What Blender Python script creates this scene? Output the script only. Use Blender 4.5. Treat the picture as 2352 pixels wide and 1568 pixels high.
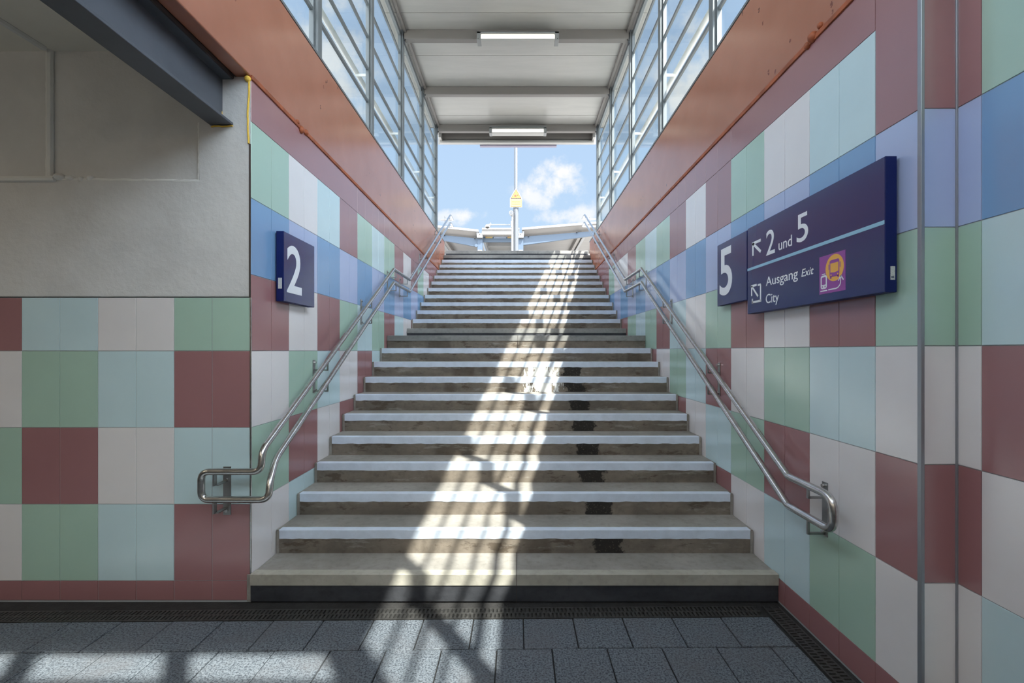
import bpy, math, random
from mathutils import Vector, Matrix
random.seed(7)
S = bpy.context.scene
C = S.collection
for o in list(bpy.data.objects): bpy.data.objects.remove(o)

# ------------------------------------------------------------------ camera
F = 1066.0; EYE = 1.63
cam = bpy.data.cameras.new('camera'); co = bpy.data.objects.new('camera', cam); C.objects.link(co)
co.location = (0, 0, EYE); co.rotation_euler = (math.radians(90), 0, 0)
cam.sensor_width = 36; cam.lens = F/2352*36
cam.shift_x = -14/2352; cam.shift_y = 21/2352
cam.clip_start = .02; cam.clip_end = 500
S.camera = co
S.view_settings.view_transform = 'Standard'; S.view_settings.look = 'None'
S.view_settings.gamma = 1; S.view_settings.use_curve_mapping = False
S.view_settings.exposure = 0.45

# ------------------------------------------------------------------ node helpers
def N(nt, t, **kw):
    n = nt.nodes.new(t)
    for k, v in kw.items():
        if k == 'inp':
            for a, b in v.items(): n.inputs[a].default_value = b
        else: setattr(n, k, v)
    return n
def L(nt, a, b): nt.links.new(a, b)
def M2(nt, op, a, b=None, c=None, clamp=False):
    n = nt.nodes.new('ShaderNodeMath'); n.operation = op; n.use_clamp = clamp
    for i, v in enumerate((a, b, c)):
        if v is None: continue
        if isinstance(v, (int, float)): n.inputs[i].default_value = v
        else: nt.links.new(v, n.inputs[i])
    return n.outputs[0]
def MIX(nt, f, a, b):
    n = nt.nodes.new('ShaderNodeMix'); n.data_type = 'RGBA'
    for s, v in ((n.inputs[0], f), (n.inputs[6], a), (n.inputs[7], b)):
        if isinstance(v, (int, float)): s.default_value = v
        elif isinstance(v, tuple): s.default_value = v if len(v) == 4 else (*v, 1)
        else: nt.links.new(v, s)
    return n.outputs[2]
def SM(nt, v, a, b):
    n = nt.nodes.new('ShaderNodeMapRange'); n.interpolation_type = 'SMOOTHSTEP'
    nt.links.new(v, n.inputs[0]); n.inputs[1].default_value = a; n.inputs[2].default_value = b
    return n.outputs[0]
def NOISE(nt, vec, scale, detail=4, rough=.55):
    n = nt.nodes.new('ShaderNodeTexNoise'); n.inputs['Scale'].default_value = scale
    n.inputs['Detail'].default_value = detail; n.inputs['Roughness'].default_value = rough
    if vec is not None: nt.links.new(vec, n.inputs['Vector'])
    return n.outputs[0]
def VMUL(nt, vec, xyz):
    n = nt.nodes.new('ShaderNodeVectorMath'); n.operation = 'MULTIPLY'
    nt.links.new(vec, n.inputs[0]); n.inputs[1].default_value = xyz
    return n.outputs[0]

# ------------------------------------------------------------------ sky: blue gradient, brighter towards the sun, cumulus clouds
W = bpy.data.worlds.new('sky'); S.world = W; W.use_nodes = True
nt = W.node_tree; nt.nodes.clear()
tc = N(nt, 'ShaderNodeTexCoord'); sep = N(nt, 'ShaderNodeSeparateXYZ'); L(nt, tc.outputs['Generated'], sep.inputs[0])
X, Y, Z = sep.outputs
zz = M2(nt, 'MAXIMUM', Z, 0.0)
base = MIX(nt, SM(nt, zz, .12, .75), (.405, .55, .72), (.33, .465, .69))
gen = NOISE(nt, VMUL(nt, tc.outputs['Generated'], (1, 1, 2.2)), 3.1, 7, .6)
back = SM(nt, Y, .55, -.1)                                   # broken cloud over the part of the sky away from the opening
cl = M2(nt, 'MULTIPLY', SM(nt, gen, .47, .60), back)
yy = M2(nt, 'MAXIMUM', Y, .05)
u = M2(nt, 'DIVIDE', X, yy); v = M2(nt, 'DIVIDE', Z, yy)
fn = NOISE(nt, tc.outputs['Generated'], 17, 8, .62)
tot = cl
for (cu, cv, ru, rv, w) in ((.075, .352, .075, .042, 1), (.098, .385, .04, .028, 1), (.04, .33, .05, .03, .85), (.10, .285, .07, .022, .8), (.15, .29, .05, .03, .8), (.19,.30,.05,.03,.8),
                         (-.105, .29, .045, .018, .9), (-.15, .29, .05, .015, .7), (.42, .55, .16, .14, .9), (-.42, .62, .12, .16, .8), (.6, .9, .2, .1, .7), (-.30, .36, .05, .05, .7)):
    a = M2(nt, 'DIVIDE', M2(nt, 'SUBTRACT', u, cu), ru); b = M2(nt, 'DIVIDE', M2(nt, 'SUBTRACT', v, cv), rv)
    d = M2(nt, 'SQRT', M2(nt, 'ADD', M2(nt, 'MULTIPLY', a, a), M2(nt, 'MULTIPLY', b, b)))
    m = M2(nt, 'ADD', M2(nt, 'SUBTRACT', 1.0, d), M2(nt, 'MULTIPLY', M2(nt, 'SUBTRACT', fn, .5), 3.6))
    m = M2(nt, 'MULTIPLY', SM(nt, m, -.1, 1.0), w)
    m = M2(nt, 'MULTIPLY', m, SM(nt, Y, .2, .35))
    tot = M2(nt, 'MAXIMUM', tot, m)
col = MIX(nt, tot, base, (.75, .75, .75))
SUN_D = Vector((-.427, .61, -1.0)).normalized()
dp = N(nt, 'ShaderNodeVectorMath', operation='DOT_PRODUCT'); L(nt, tc.outputs['Generated'], dp.inputs[0]); dp.inputs[1].default_value = -SUN_D
rear = SM(nt, Y, .66, .15)                                   # unseen side and rear sky, brightened to fill the interior
aur = M2(nt, 'ADD', 1.0, M2(nt, 'ADD', M2(nt, 'MULTIPLY', rear, 3.0), M2(nt, 'MULTIPLY', SM(nt, dp.outputs['Value'], .45, 1.0), 5.0)))
col = MIX(nt, M2(nt, 'MULTIPLY', rear, .36), col, (1.0, .98, .95))
bg = N(nt, 'ShaderNodeBackground'); L(nt, col, bg.inputs[0]); L(nt, aur, bg.inputs[1])
wo = N(nt, 'ShaderNodeOutputWorld'); L(nt, bg.outputs[0], wo.inputs[0])

sun = bpy.data.lights.new('sun', 'SUN'); so = bpy.data.objects.new('sun', sun); C.objects.link(so)
sun.energy = 13; sun.angle = math.radians(.6); sun.color = (1, .95, .87)
so.rotation_euler = SUN_D.to_track_quat('-Z', 'Y').to_euler(); so.location = (6, -8, 16)

# ------------------------------------------------------------------ materials
def mat(name, col, rough=.5, metal=0, var=0, vscale=6, bump=0, bscale=40, spec=.5, emit=None, es=0, stretch=(1,1,1), coat=0):
    m = bpy.data.materials.new(name); m.use_nodes = True; nt = m.node_tree
    b = nt.nodes['Principled BSDF']
    b.inputs['Base Color'].default_value = (*col, 1); b.inputs['Roughness'].default_value = rough
    b.inputs['Metallic'].default_value = metal; b.inputs['Specular IOR Level'].default_value = spec
    b.inputs['Coat Weight'].default_value = coat; b.inputs['Coat Roughness'].default_value = .12
    t = N(nt, 'ShaderNodeTexCoord')
    if var:
        n = NOISE(nt, VMUL(nt, t.outputs['Object'], stretch), vscale, 5, .6)
        d = tuple(max(0, c*(1-var)) for c in col); l = tuple(min(1, c*(1+var)) for c in col)
        L(nt, MIX(nt, SM(nt, n, .3, .7), d, l), b.inputs['Base Color'])
        L(nt, M2(nt, 'ADD', rough-.05, M2(nt, 'MULTIPLY', n, .1)), b.inputs['Roughness'])
    if bump:
        n = NOISE(nt, t.outputs['Object'], bscale, 5, .6)
        bp = N(nt, 'ShaderNodeBump', inp={'Strength': bump, 'Distance': .01}); L(nt, n, bp.inputs['Height']); L(nt, bp.outputs[0], b.inputs['Normal'])
    if emit:
        b.inputs['Emission Color'].default_value = (*emit, 1); b.inputs['Emission Strength'].default_value = es
    return m
TC = {'r': (.34, .165, .17), 'l': (.57, .73, .77), 'g': (.41, .58, .48), 'w': (.78, .75, .755), 'b': (.20, .37, .62), 'p': (.42, .50, .74)}
tile_m = {}
for k, c in TC.items(): tile_m[k] = mat('tile_'+k, c, .19, var=.03, vscale=1.3); tile_m[k].node_tree.nodes['Principled BSDF'].inputs['IOR'].default_value = 1.8
for k, m in tile_m.items():                               # very slight waviness of the enamelled panels
    nt = m.node_tree; b = nt.nodes['Principled BSDF']; t = N(nt, 'ShaderNodeTexCoord')
    n = NOISE(nt, t.outputs['Object'], 2.0, 1, .4); bp = N(nt, 'ShaderNodeBump', inp={'Strength': .12, 'Distance': .02}); L(nt, n, bp.inputs['Height']); L(nt, bp.outputs[0], b.inputs['Normal'])
grout = mat('grout', (.36, .38, .40), .8)
plaster = mat('plaster', (.61, .605, .60), .55, var=.06, vscale=2.5, bump=.7, bscale=12)
bead_m = mat('plaster_bead', (.74, .74, .72), .6, bump=.4, bscale=30)
ceil_paint = mat('passage_ceiling_paint', (.82, .79, .71), .6, var=.04, vscale=2, bump=.2, bscale=6)
foam = mat('yellow_foam', (.80, .52, .08), .8, bump=.5, bscale=60)
steel_dark = mat('painted_steel_dark', (.082, .090, .108), .42, var=.12, vscale=3)
frame_m = mat('window_frame_grey', (.14, .155, .165), .4)
beam_m = mat('roof_beam_grey', (.17, .155, .145), .42)
roof_m = mat('roof_panel', (.36, .35, .33), .32, var=.05, vscale=1.2, stretch=(1, 6, 1), spec=.5)
inox = mat('brushed_steel', (.56, .55, .54), .24, metal=1, var=.12, vscale=14, stretch=(1, 1, 4))
inox_d = mat('bracket_steel', (.36, .36, .36), .38, metal=1)
galv = mat('galvanised_post', (.10, .11, .122), .5, metal=.2)
rail_pale = mat('guard_rail_pale', (.75, .76, .74), .4)
white_m = mat('white_paint_metal', (.22, .225, .23), .4)
steelblue = mat('pale_blue_grey_steel', (.048, .075, .112), .45)
grate_m = mat('cast_iron_grate', (.035, .034, .033), .55, var=.3, vscale=30, bump=.3, bscale=90)
gutter_m = mat('dark_gutter_mortar', (.020, .019, .019), .85, var=.3, vscale=12, bump=.6, bscale=60)
navy = mat('navy_sign_side', (.004, .012, .10), .5, spec=.25)
navy_f = mat('navy_sign_face', (.020, .028, .125), .25, coat=.4)
letter = mat('white_lettering', (.80, .83, .88), .4)
stripe_m = mat('light_blue_stripe', (.30, .55, .72), .4)
purple = mat('purple_field', (.30, .07, .33), .4)
amber = mat('amber_disc', (.85, .45, .08), .4)
sticker_m = mat('sticker_grey', (.55, .58, .58), .5, var=.2, vscale=200)
trim_m = mat('trim_steel', (.34, .36, .39), .35, metal=.6)
dark_m = mat('dark_seal', (.05, .035, .03), .8)
rust_m = mat('rust_brown_edge', (.33, .085, .03), .6, var=.3, vscale=9)
black_m = mat('black_plastic', (.02, .02, .02), .5)
yel_sign = mat('warning_yellow', (.235, .135, .028), .6); yel_l = mat('warning_pale_yellow', (.26, .20, .085), .6)
brown_sign = mat('warning_border', (.05, .015, .005), .6); red_m = mat('warning_red', (.26, .03, .015), .6)
lampglow = mat('lamp_diffuser', (.9, .88, .8), .4, emit=(1, .93, .78), es=1.0)
lamp_h = mat('lamp_housing', (.22, .225, .225), .4)
plat_m = mat('platform_paving', (.30, .29, .275), .8, var=.15, vscale=5)

# orange beam with pock marks
def orange_mat():
    m = bpy.data.materials.new('orange_paint'); m.use_nodes = True; nt = m.node_tree; b = nt.nodes['Principled BSDF']
    t = N(nt, 'ShaderNodeTexCoord'); o = t.outputs['Object']
    n = NOISE(nt, o, 2.2, 4); c = MIX(nt, SM(nt, n, .3, .7), (.36, .130, .075), (.40, .15, .09))
    vo = N(nt, 'ShaderNodeTexVoronoi', inp={'Scale': 13.0}); L(nt, VMUL(nt, o, (1, 1, .7)), vo.inputs['Vector'])
    spot = M2(nt, 'LESS_THAN', vo.outputs['Distance'], .16)
    gate = SM(nt, NOISE(nt, o, 1.6, 2), .56, .62); fine = M2(nt, 'GREATER_THAN', NOISE(nt, o, 60, 2), .47)
    f = M2(nt, 'MULTIPLY', M2(nt, 'MULTIPLY', spot, gate), fine)
    L(nt, MIX(nt, f, c, (.16, .035, .02)), b.inputs['Base Color'])
    b.inputs['Roughness'].default_value = .22; b.inputs['IOR'].default_value = 1.8
    return m
orange = orange_mat()

def stair_mat(name, ca, cb, riser=False, wet=False):
    m = bpy.data.materials.new(name); m.use_nodes = True; nt = m.node_tree; b = nt.nodes['Principled BSDF']
    t = N(nt, 'ShaderNodeTexCoord'); o = t.outputs['Object']; sp = N(nt, 'ShaderNodeSeparateXYZ'); L(nt, o, sp.inputs[0])
    n1 = NOISE(nt, VMUL(nt, o, (1, 1, 2.5)), 1.9, 6, .65); n2 = NOISE(nt, o, 22, 5, .6); n3 = NOISE(nt, VMUL(nt, o, (1, 2, 3)), 3.7, 5, .7)
    c = MIX(nt, SM(nt, n1, .32, .68), ca, cb)
    c = MIX(nt, M2(nt, 'MULTIPLY', SM(nt, n2, .45, .75), .35), c, tuple(k*.6 for k in ca))
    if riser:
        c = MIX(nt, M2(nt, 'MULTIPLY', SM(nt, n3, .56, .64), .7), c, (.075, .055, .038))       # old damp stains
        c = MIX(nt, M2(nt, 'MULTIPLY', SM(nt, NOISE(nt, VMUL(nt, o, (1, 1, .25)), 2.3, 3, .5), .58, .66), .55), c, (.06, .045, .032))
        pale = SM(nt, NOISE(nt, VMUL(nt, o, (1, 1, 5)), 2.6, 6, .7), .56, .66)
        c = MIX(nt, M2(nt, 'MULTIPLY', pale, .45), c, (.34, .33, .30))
        xr = sp.outputs[0]; e = M2(nt, 'MULTIPLY', M2(nt, 'SUBTRACT', NOISE(nt, o, 11, 5, .7), .5), .22)
        xc = M2(nt, 'ABSOLUTE', M2(nt, 'ADD', M2(nt, 'SUBTRACT', xr, .645), e))
        blk = M2(nt, 'MULTIPLY', SM(nt, xc, .115, .09), SM(nt, sp.outputs[1], 5.75, 5.6))
        blk = M2(nt, 'MULTIPLY', blk, SM(nt, NOISE(nt, o, 55, 4, .7), .22, .45))
        c = MIX(nt, M2(nt, 'MULTIPLY', blk, .92), c, (.012, .011, .010))                       # black over-painted patches
        we = M2(nt, 'MULTIPLY', M2(nt, 'SUBTRACT', NOISE(nt, VMUL(nt, o, (2.2, 1, .5)), 12, 6, .75), .5), .55)
        wx = M2(nt, 'ABSOLUTE', M2(nt, 'ADD', M2(nt, 'SUBTRACT', xr, .27), we))
        wm = M2(nt, 'MULTIPLY', SM(nt, wx, .20, .17), M2(nt, 'MULTIPLY', SM(nt, sp.outputs[1], 4.95, 5.0), SM(nt, sp.outputs[1], 5.7, 5.5)))
        wm = M2(nt, 'MULTIPLY', wm, SM(nt, NOISE(nt, VMUL(nt, o, (2, 1, .8)), 7, 5, .7), .42, .48))
        c = MIX(nt, wm, c, (.72, .73, .72))                                                    # spilt white paint
    L(nt, c, b.inputs['Base Color']); b.inputs['Roughness'].default_value = .78; b.inputs['Specular IOR Level'].default_value = .3
    bp = N(nt, 'ShaderNodeBump', inp={'Strength': .3, 'Distance': .006}); L(nt, n2, bp.inputs['Height']); L(nt, bp.outputs[0], b.inputs['Normal'])
    return m
tread_m = stair_mat('tread_concrete', (.225, .21, .19), (.325, .305, .28))
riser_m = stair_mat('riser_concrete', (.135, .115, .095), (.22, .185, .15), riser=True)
strip_m = stair_mat('nosing_concrete', (.35, .33, .28), (.44, .415, .36))
strip_shaded = stair_mat('nosing_concrete_shaded', (.20, .20, .195), (.30, .295, .28))  # darker copy of the nosing concrete; upper steps' shade is in the colour
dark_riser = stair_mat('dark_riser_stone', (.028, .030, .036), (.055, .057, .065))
band_m = mat('white_nosing_paint', (.60, .67, .78), .55, var=.07, vscale=9, bump=.15, bscale=40)

def paver_mat():
    m = bpy.data.materials.new('granite_paver'); m.use_nodes = True; nt = m.node_tree; b = nt.nodes['Principled BSDF']
    t = N(nt, 'ShaderNodeTexCoord'); o = t.outputs['Object']
    n = NOISE(nt, o, 95, 3, .75); big = NOISE(nt, o, 3.0, 5, .65)
    c = MIX(nt, SM(nt, n, .38, .6), (.038, .048, .062), (.145, .165, .19))
    c = MIX(nt, M2(nt, 'MULTIPLY', SM(nt, n, .40, .36), .8), c, (.02, .02, .025))
    c = MIX(nt, M2(nt, 'MULTIPLY', SM(nt, big, .42, .72), .55), c, (.10, .10, .11))
    L(nt, c, b.inputs['Base Color']); b.inputs['Roughness'].default_value = .75
    bp = N(nt, 'ShaderNodeBump', inp={'Strength': .35, 'Distance': .004}); L(nt, n, bp.inputs['Height']); L(nt, bp.outputs[0], b.inputs['Normal'])
    return m
paver = paver_mat()

def glass_mat():
    m = bpy.data.materials.new('window_glass'); m.use_nodes = True; nt = m.node_tree; nt.nodes.clear()
    tr = N(nt, 'ShaderNodeBsdfTransparent', inp={'Color': (.955, .985, .98, 1)}); gl = N(nt, 'ShaderNodeBsdfGlossy', inp={'Roughness': .02})
    lw = N(nt, 'ShaderNodeLayerWeight', inp={'Blend': .5}); fr = M2(nt, 'ADD', .035, M2(nt, 'MULTIPLY', .7, M2(nt, 'POWER', lw.outputs['Facing'], 5.0))); mx = N(nt, 'ShaderNodeMixShader'); out = N(nt, 'ShaderNodeOutputMaterial')
    L(nt, fr, mx.inputs[0]); L(nt, tr.outputs[0], mx.inputs[1]); L(nt, gl.outputs[0], mx.inputs[2]); L(nt, mx.outputs[0], out.inputs[0])
    return m
glass = glass_mat()

# ------------------------------------------------------------------ mesh helpers
class MB:
    def __init__(s): s.v = []; s.f = []; s.m = []
    def add(s, vs, fs, mi=0):
        n = len(s.v); s.v += [tuple(p) for p in vs]; s.f += [tuple(n+i for i in f) for f in fs]; s.m += [mi]*len(fs); return s
    def box(s, x0, x1, y0, y1, z0, z1, mi=0):
        if x0 > x1: x0, x1 = x1, x0
        if y0 > y1: y0, y1 = y1, y0
        if z0 > z1: z0, z1 = z1, z0
        vs = [(x, y, z) for z in (z0, z1) for y in (y0, y1) for x in (x0, x1)]
        return s.add(vs, [(0, 2, 3, 1), (4, 5, 7, 6), (0, 1, 5, 4), (2, 6, 7, 3), (0, 4, 6, 2), (1, 3, 7, 5)], mi)
    def prism(s, pts, off, mi=0):        # polygon (3D, ordered) extruded by vector off
        n = len(pts); off = Vector(off)
        vs = [Vector(p) for p in pts] + [Vector(p)+off for p in pts]
        fs = [tuple(range(n))[::-1], tuple(range(n, 2*n))] + [(i, (i+1) % n, n+(i+1) % n, n+i) for i in range(n)]
        return s.add(vs, fs, mi)
    def bar(s, a, b, w, h, up=(0, 0, 1), mi=0):
        a, b = Vector(a), Vector(b); d = (b-a).normalized(); up = Vector(up)
        if abs(d.dot(up)) > .99: up = Vector((0, 1, 0))
        r = d.cross(up).normalized(); q = r.cross(d)
        c = [r*w/2+q*h/2, -r*w/2+q*h/2, -r*w/2-q*h/2, r*w/2-q*h/2]
        return s.prism([a+k for k in c], b-a, mi)
    def cyl(s, a, b, r, r2=None, n=16, mi=0):
        a, b = Vector(a), Vector(b); r2 = r if r2 is None else r2
        d = (b-a).normalized(); up = Vector((0, 0, 1)) if abs(d.z) < .9 else Vector((1, 0, 0))
        p = d.cross(up).normalized(); q = p.cross(d)
        vs = [a+(p*math.cos(t)+q*math.sin(t))*r for t in [2*math.pi*i/n for i in range(n)]]
        vs += [b+(p*math.cos(t)+q*math.sin(t))*r2 for t in [2*math.pi*i/n for i in range(n)]]
        return s.add(vs, [tuple(range(n))[::-1], tuple(range(n, 2*n))] + [(i, (i+1) % n, n+(i+1) % n, n+i) for i in range(n)], mi)
    def ball(s, c, r, n=14, mi=0, sz=1):
        c = Vector(c); vs = []; fs = []
        for j in range(n+1):
            ph = math.pi*j/n
            for i in range(2*n):
                t = math.pi*i/n; vs.append(c+Vector((math.sin(ph)*math.cos(t)*r, math.sin(ph)*math.sin(t)*r, math.cos(ph)*r*sz)))
        for j in range(n):
            for i in range(2*n):
                fs.append((j*2*n+i, (j+1)*2*n+i, (j+1)*2*n+(i+1) % (2*n), j*2*n+(i+1) % (2*n)))
        return s.add(vs, fs, mi)
    def tube(s, pts, r, fil=.05, n=14, mi=0, cap=True):
        P = [Vector(p) for p in pts]; path = [P[0]]
        for i in range(1, len(P)-1):
            a, b, c = P[i-1], P[i], P[i+1]; d1 = (a-b); d2 = (c-b); f = fil[i] if isinstance(fil, (list, tuple)) else fil
            f = min(f, d1.length*.48, d2.length*.48); d1.normalize(); d2.normalize()
            for k in range(9):
                t = k/8; path.append((b+d1*f)*(1-t)**2 + b*2*t*(1-t) + (b+d2*f)*t*t)
        path.append(P[-1]); vs = []; fs = []
        T = (path[1]-path[0]).normalized(); up = Vector((0, 0, 1)) if abs(T.z) < .9 else Vector((1, 0, 0)); nrm = T.cross(up).normalized()
        for i, p in enumerate(path):
            t = (path[min(i+1, len(path)-1)]-path[max(i-1, 0)]).normalized()
            nrm = (nrm-t*nrm.dot(t)).normalized(); bi = t.cross(nrm)
            for k in range(n):
                a = 2*math.pi*k/n; vs.append(p+(nrm*math.cos(a)+bi*math.sin(a))*r)
        m = len(path)
        for i in range(m-1):
            for k in range(n): fs.append((i*n+k, i*n+(k+1) % n, (i+1)*n+(k+1) % n, (i+1)*n+k))
        if cap: fs += [tuple(range(n))[::-1], tuple(range((m-1)*n, m*n))]
        return s.add(vs, fs, mi)
    def build(s, name, mats, parent=None, bevel=0, smooth=False, seg=2):
        me = bpy.data.meshes.new(name); me.from_pydata(s.v, [], s.f)
        mats = mats if isinstance(mats, (list, tuple)) else [mats]
        for m in mats: me.materials.append(m)
        me.polygons.foreach_set('material_index', s.m)
        import bmesh
        bm = bmesh.new(); bm.from_mesh(me); bmesh.ops.recalc_face_normals(bm, faces=bm.faces); bm.to_mesh(me); bm.free()
        if smooth:
            for p in me.polygons: p.use_smooth = True
            try: me.set_sharp_from_angle(angle=math.radians(40))
            except Exception: pass
        o = bpy.data.objects.new(name, me); C.objects.link(o)
        if parent: o.parent = parent; o.matrix_parent_inverse = parent.matrix_basis.inverted()
        if bevel:
            b = o.modifiers.new('bevel', 'BEVEL'); b.width = bevel; b.segments = seg; b.limit_method = 'ANGLE'
        return o
def tag(o, label, cat, group=None):
    o['label'] = label; o['category'] = cat
    if group: o['group'] = group
    return o
def thing(name, label, cat, loc, group=None):
    o = bpy.data.objects.new(name, None); C.objects.link(o); o.location = loc; o.empty_display_size = .1
    return tag(o, label, cat, group)
def struct(o): o['kind'] = 'structure'; return o

# ------------------------------------------------------------------ dimensions (metres; x right, y into the picture, z up)
XL, XR = -1.744, 1.696            # tiled side walls of the stair
D = 3.03                          # foot of the stair and plane of the tiled wall facing us
HB, HT = 3.42, 4.20               # underside and top of the orange edge beams
HR = 6.51                         # underside of the roof
PLAT = 4.03
YB, YE = -1.24, 11.0               # back and front end of the glazed stair house
POSTS = [-.4, 1.1, 2.6, 4.1, 5.6, 7.1, 8.62, 10.06]

steps = []
for k in range(1, 12): steps.append((D*(1+.1037*(k-1)), .172+.1653*(k-1)))
for k in range(12, 25): steps.append((D*(2.40+.1075*(k-12)), 1.972+.1715*(k-12)))
YTOP = steps[-1][0]

# ------------------------------------------------------------------ tiled walls
order = ['r', 'l', 'g', 'w', 'b', 'p']
TM = [grout] + [tile_m[k] for k in order]
def tile_face(mb, P, u0, u1, z0, z1, key, gap=.0016, th=.0035):
    """one tile: P(u, z, d) gives the point d in front of the wall"""
    a, b, c, d = u0+gap, u1-gap, z0+gap, z1-gap
    if b-a < .004 or d-c < .004: return
    e = .0012
    vs = [P(a, c, 0), P(b, c, 0), P(b, d, 0), P(a, d, 0), P(a+e, c+e, th), P(b-e, c+e, th), P(b-e, d-e, th), P(a+e, d-e, th)]
    mb.add(vs, [(4, 5, 6, 7), (0, 1, 5, 4), (1, 2, 6, 5), (2, 3, 7, 6), (3, 0, 4, 7)], 1+order.index(key))
def tile_wall(mb, P, us, rows, colour, zmax, merge=None, merge_c0=False):
    # merge: the top row is one long panel up to this distance; merge_c0: first column's upper two tiles are one panel
    if merge:
        k = max(i for i in range(len(us)) if us[i] < merge); a = 1 if merge_c0 else 0
        tile_face(mb, P, us[a], us[k], rows[7], min(rows[8], zmax), colour(a, 7))
        if merge_c0: tile_face(mb, P, us[0], us[1], rows[6], min(rows[8], zmax), colour(0, 6))
    for i in range(len(us)-1):
        for j in range(len(rows)-1):
            if merge and j == 7 and i < k: continue
            if merge_c0 and i == 0 and j == 6: continue
            z0, z1 = rows[j], min(rows[j+1], zmax)
            if z1 <= z0: continue
            tile_face(mb, P, us[i], us[i+1], z0, z1, colour(i, j))

TH = .0035
# left side wall
rowsL = [0.0, .128, .628, 1.128, 1.628, 2.128, 2.628, 3.128, 3.628]
LP = {1: 'wlwwwwwwwwwwwwwwwwww', 2: 'grwrwwwwwwwwwwwwwwww', 3: 'wglwrlwgwrwwwwwwwwww', 4: 'rwrglgrlwrlwrgwrlwgr', 5: 'bpbpbpbpbpbpbpbpbpbp', 6: 'gwlrglgrwrgwrrrrrrrr', 7: 'r'*20}
TP = .2515
def colL(i, j): return 'r' if j == 0 else LP[j][min(i//2, 19)]
mb = MB(); mb.box(XL-.25, XL-TH, D+.25, YTOP, -.1, HB-.012); mb.box(XL-.006, XL-TH, D, D+.25, -.1, HB-.012)
usL = [D+TP*k for k in range(0, 40)]; usL = [u for u in usL if u < YTOP-.05]+[YTOP-.02]
tile_wall(mb, lambda u, z, d: (XL-TH+d, u, z), usL, rowsL, colL, HB-.016, merge=5.2)
struct(mb.build('wall_left', TM))
# left wall facing us: tiles below, bumpy plaster above
mb = MB(); yf = D
XN = [XL-.006-.2485*k for k in range(0, 30)]
FP = {1: 'rlgwrlgwrlgwrlgw', 2: 'lwrglwrglwrglwrg', 3: 'rlgwrlgwrlgwrlgw', 4: 'gwlrgwlrgwlrgwlr'}
mb.box(XL-.006, -9, yf+TH, yf+.25, -.1, 1.976)
tile_wall(mb, lambda u, z, d: (u, yf+TH-d, z), XN[::-1], rowsL, lambda i, j: 'r' if j == 0 else FP[min(j, 4)][((len(XN)-2-i)//2) % 16], 1.976)
w = struct(mb.build('wall_front', TM))
mb = MB(); ht = 3.62; xr_ = -2.085; zb = 2.745
mb.prism([(-9, yf, 1.982), (XL-.006, yf, 1.982), (XL-.006, yf, HB), (xr_, yf, HB), (xr_, yf, zb), (-9, yf, zb)], (0, .06, 0))   # proud zone below and right of the recess
mb.box(-9, XL-.1, yf+.028, yf+.25, 1.982, ht)
wfu = struct(mb.build('wall_front_upper', plaster, bevel=.006))
def wobble_bar(a, b, w, seed, amp=.004, n=26):
    r = random.Random(seed); m = MB(); a = Vector(a); b = Vector(b); pts = [a.lerp(b, i/n)+Vector((r.uniform(-amp, amp), 0, r.uniform(-amp, amp))) for i in range(n+1)]
    return m.tube(pts, w, fil=.001, n=8)
mb = wobble_bar((-8.95, yf-.004, zb), (-3.02, yf-.004, zb+.002), .020, 1); mb2 = wobble_bar((-3.02, yf+.016, zb+.004), (-2.085, yf+.016, zb-.012), .017, 2, .003)
mb.build('plaster_bead', bead_m, wfu, smooth=True)
mb2.ball((-3.0, yf+.01, zb+.02), .035, 6, sz=.7).ball((-2.93, yf+.01, zb+.012), .03, 6, sz=.6).ball((-2.80, yf+.01, zb+.012), .022, 6).ball((-2.86, yf+.01, zb+.004), .02, 6)
mb2.build('plaster_bead', bead_m, wfu, smooth=True)
wobble_bar((-3.075, yf+.02, zb), (-3.075, yf+.02, 3.60), .022, 3, .002).build('plaster_bead', bead_m, wfu, smooth=True)
wobble_bar((xr_, yf+.014, zb), (xr_, yf+.014, 3.12), .013, 4, .003).build('plaster_bead', bead_m, wfu, smooth=True)
# yellow foam sealing
def foam_line(pts, r, label):
    m = MB(); rr = random.Random(label); P = []
    for a, b in zip(pts[:-1], pts[1:]):
        a = Vector(a); b = Vector(b); n = 8
        P += [a.lerp(b, i/n)+Vector((rr.uniform(-.003, .003), 0, rr.uniform(-.003, .003))) for i in range(n)]
    P.append(Vector(pts[-1])); m.tube(P, r, fil=.002, n=8)
    return m.build('foam_seam', foam, wfu, smooth=True)
foam_line([(-1.752, yf-.004, 3.405), (-1.762, yf-.004, 3.15), (-1.757, yf-.004, 2.98)], .006, 'long yellow foam seam between white plaster and tiled stair wall')
mbk = MB().ball((-1.762, yf-.006, 3.40), .02, 8)
mbk.build('foam_blob', foam, wfu, smooth=True)
foam_line([(-1.94, yf-.004, 3.39), (-1.945, yf-.004, 3.25), (-1.93, yf-.004, 3.13)], .006, 'upright yellow foam seam beside the web of the steel beam')
foam_line([(-2.0, yf-.004, 3.09), (-1.86, yf-.004, 3.095)], .005, 'short level yellow foam seam under the steel beam end')
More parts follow.
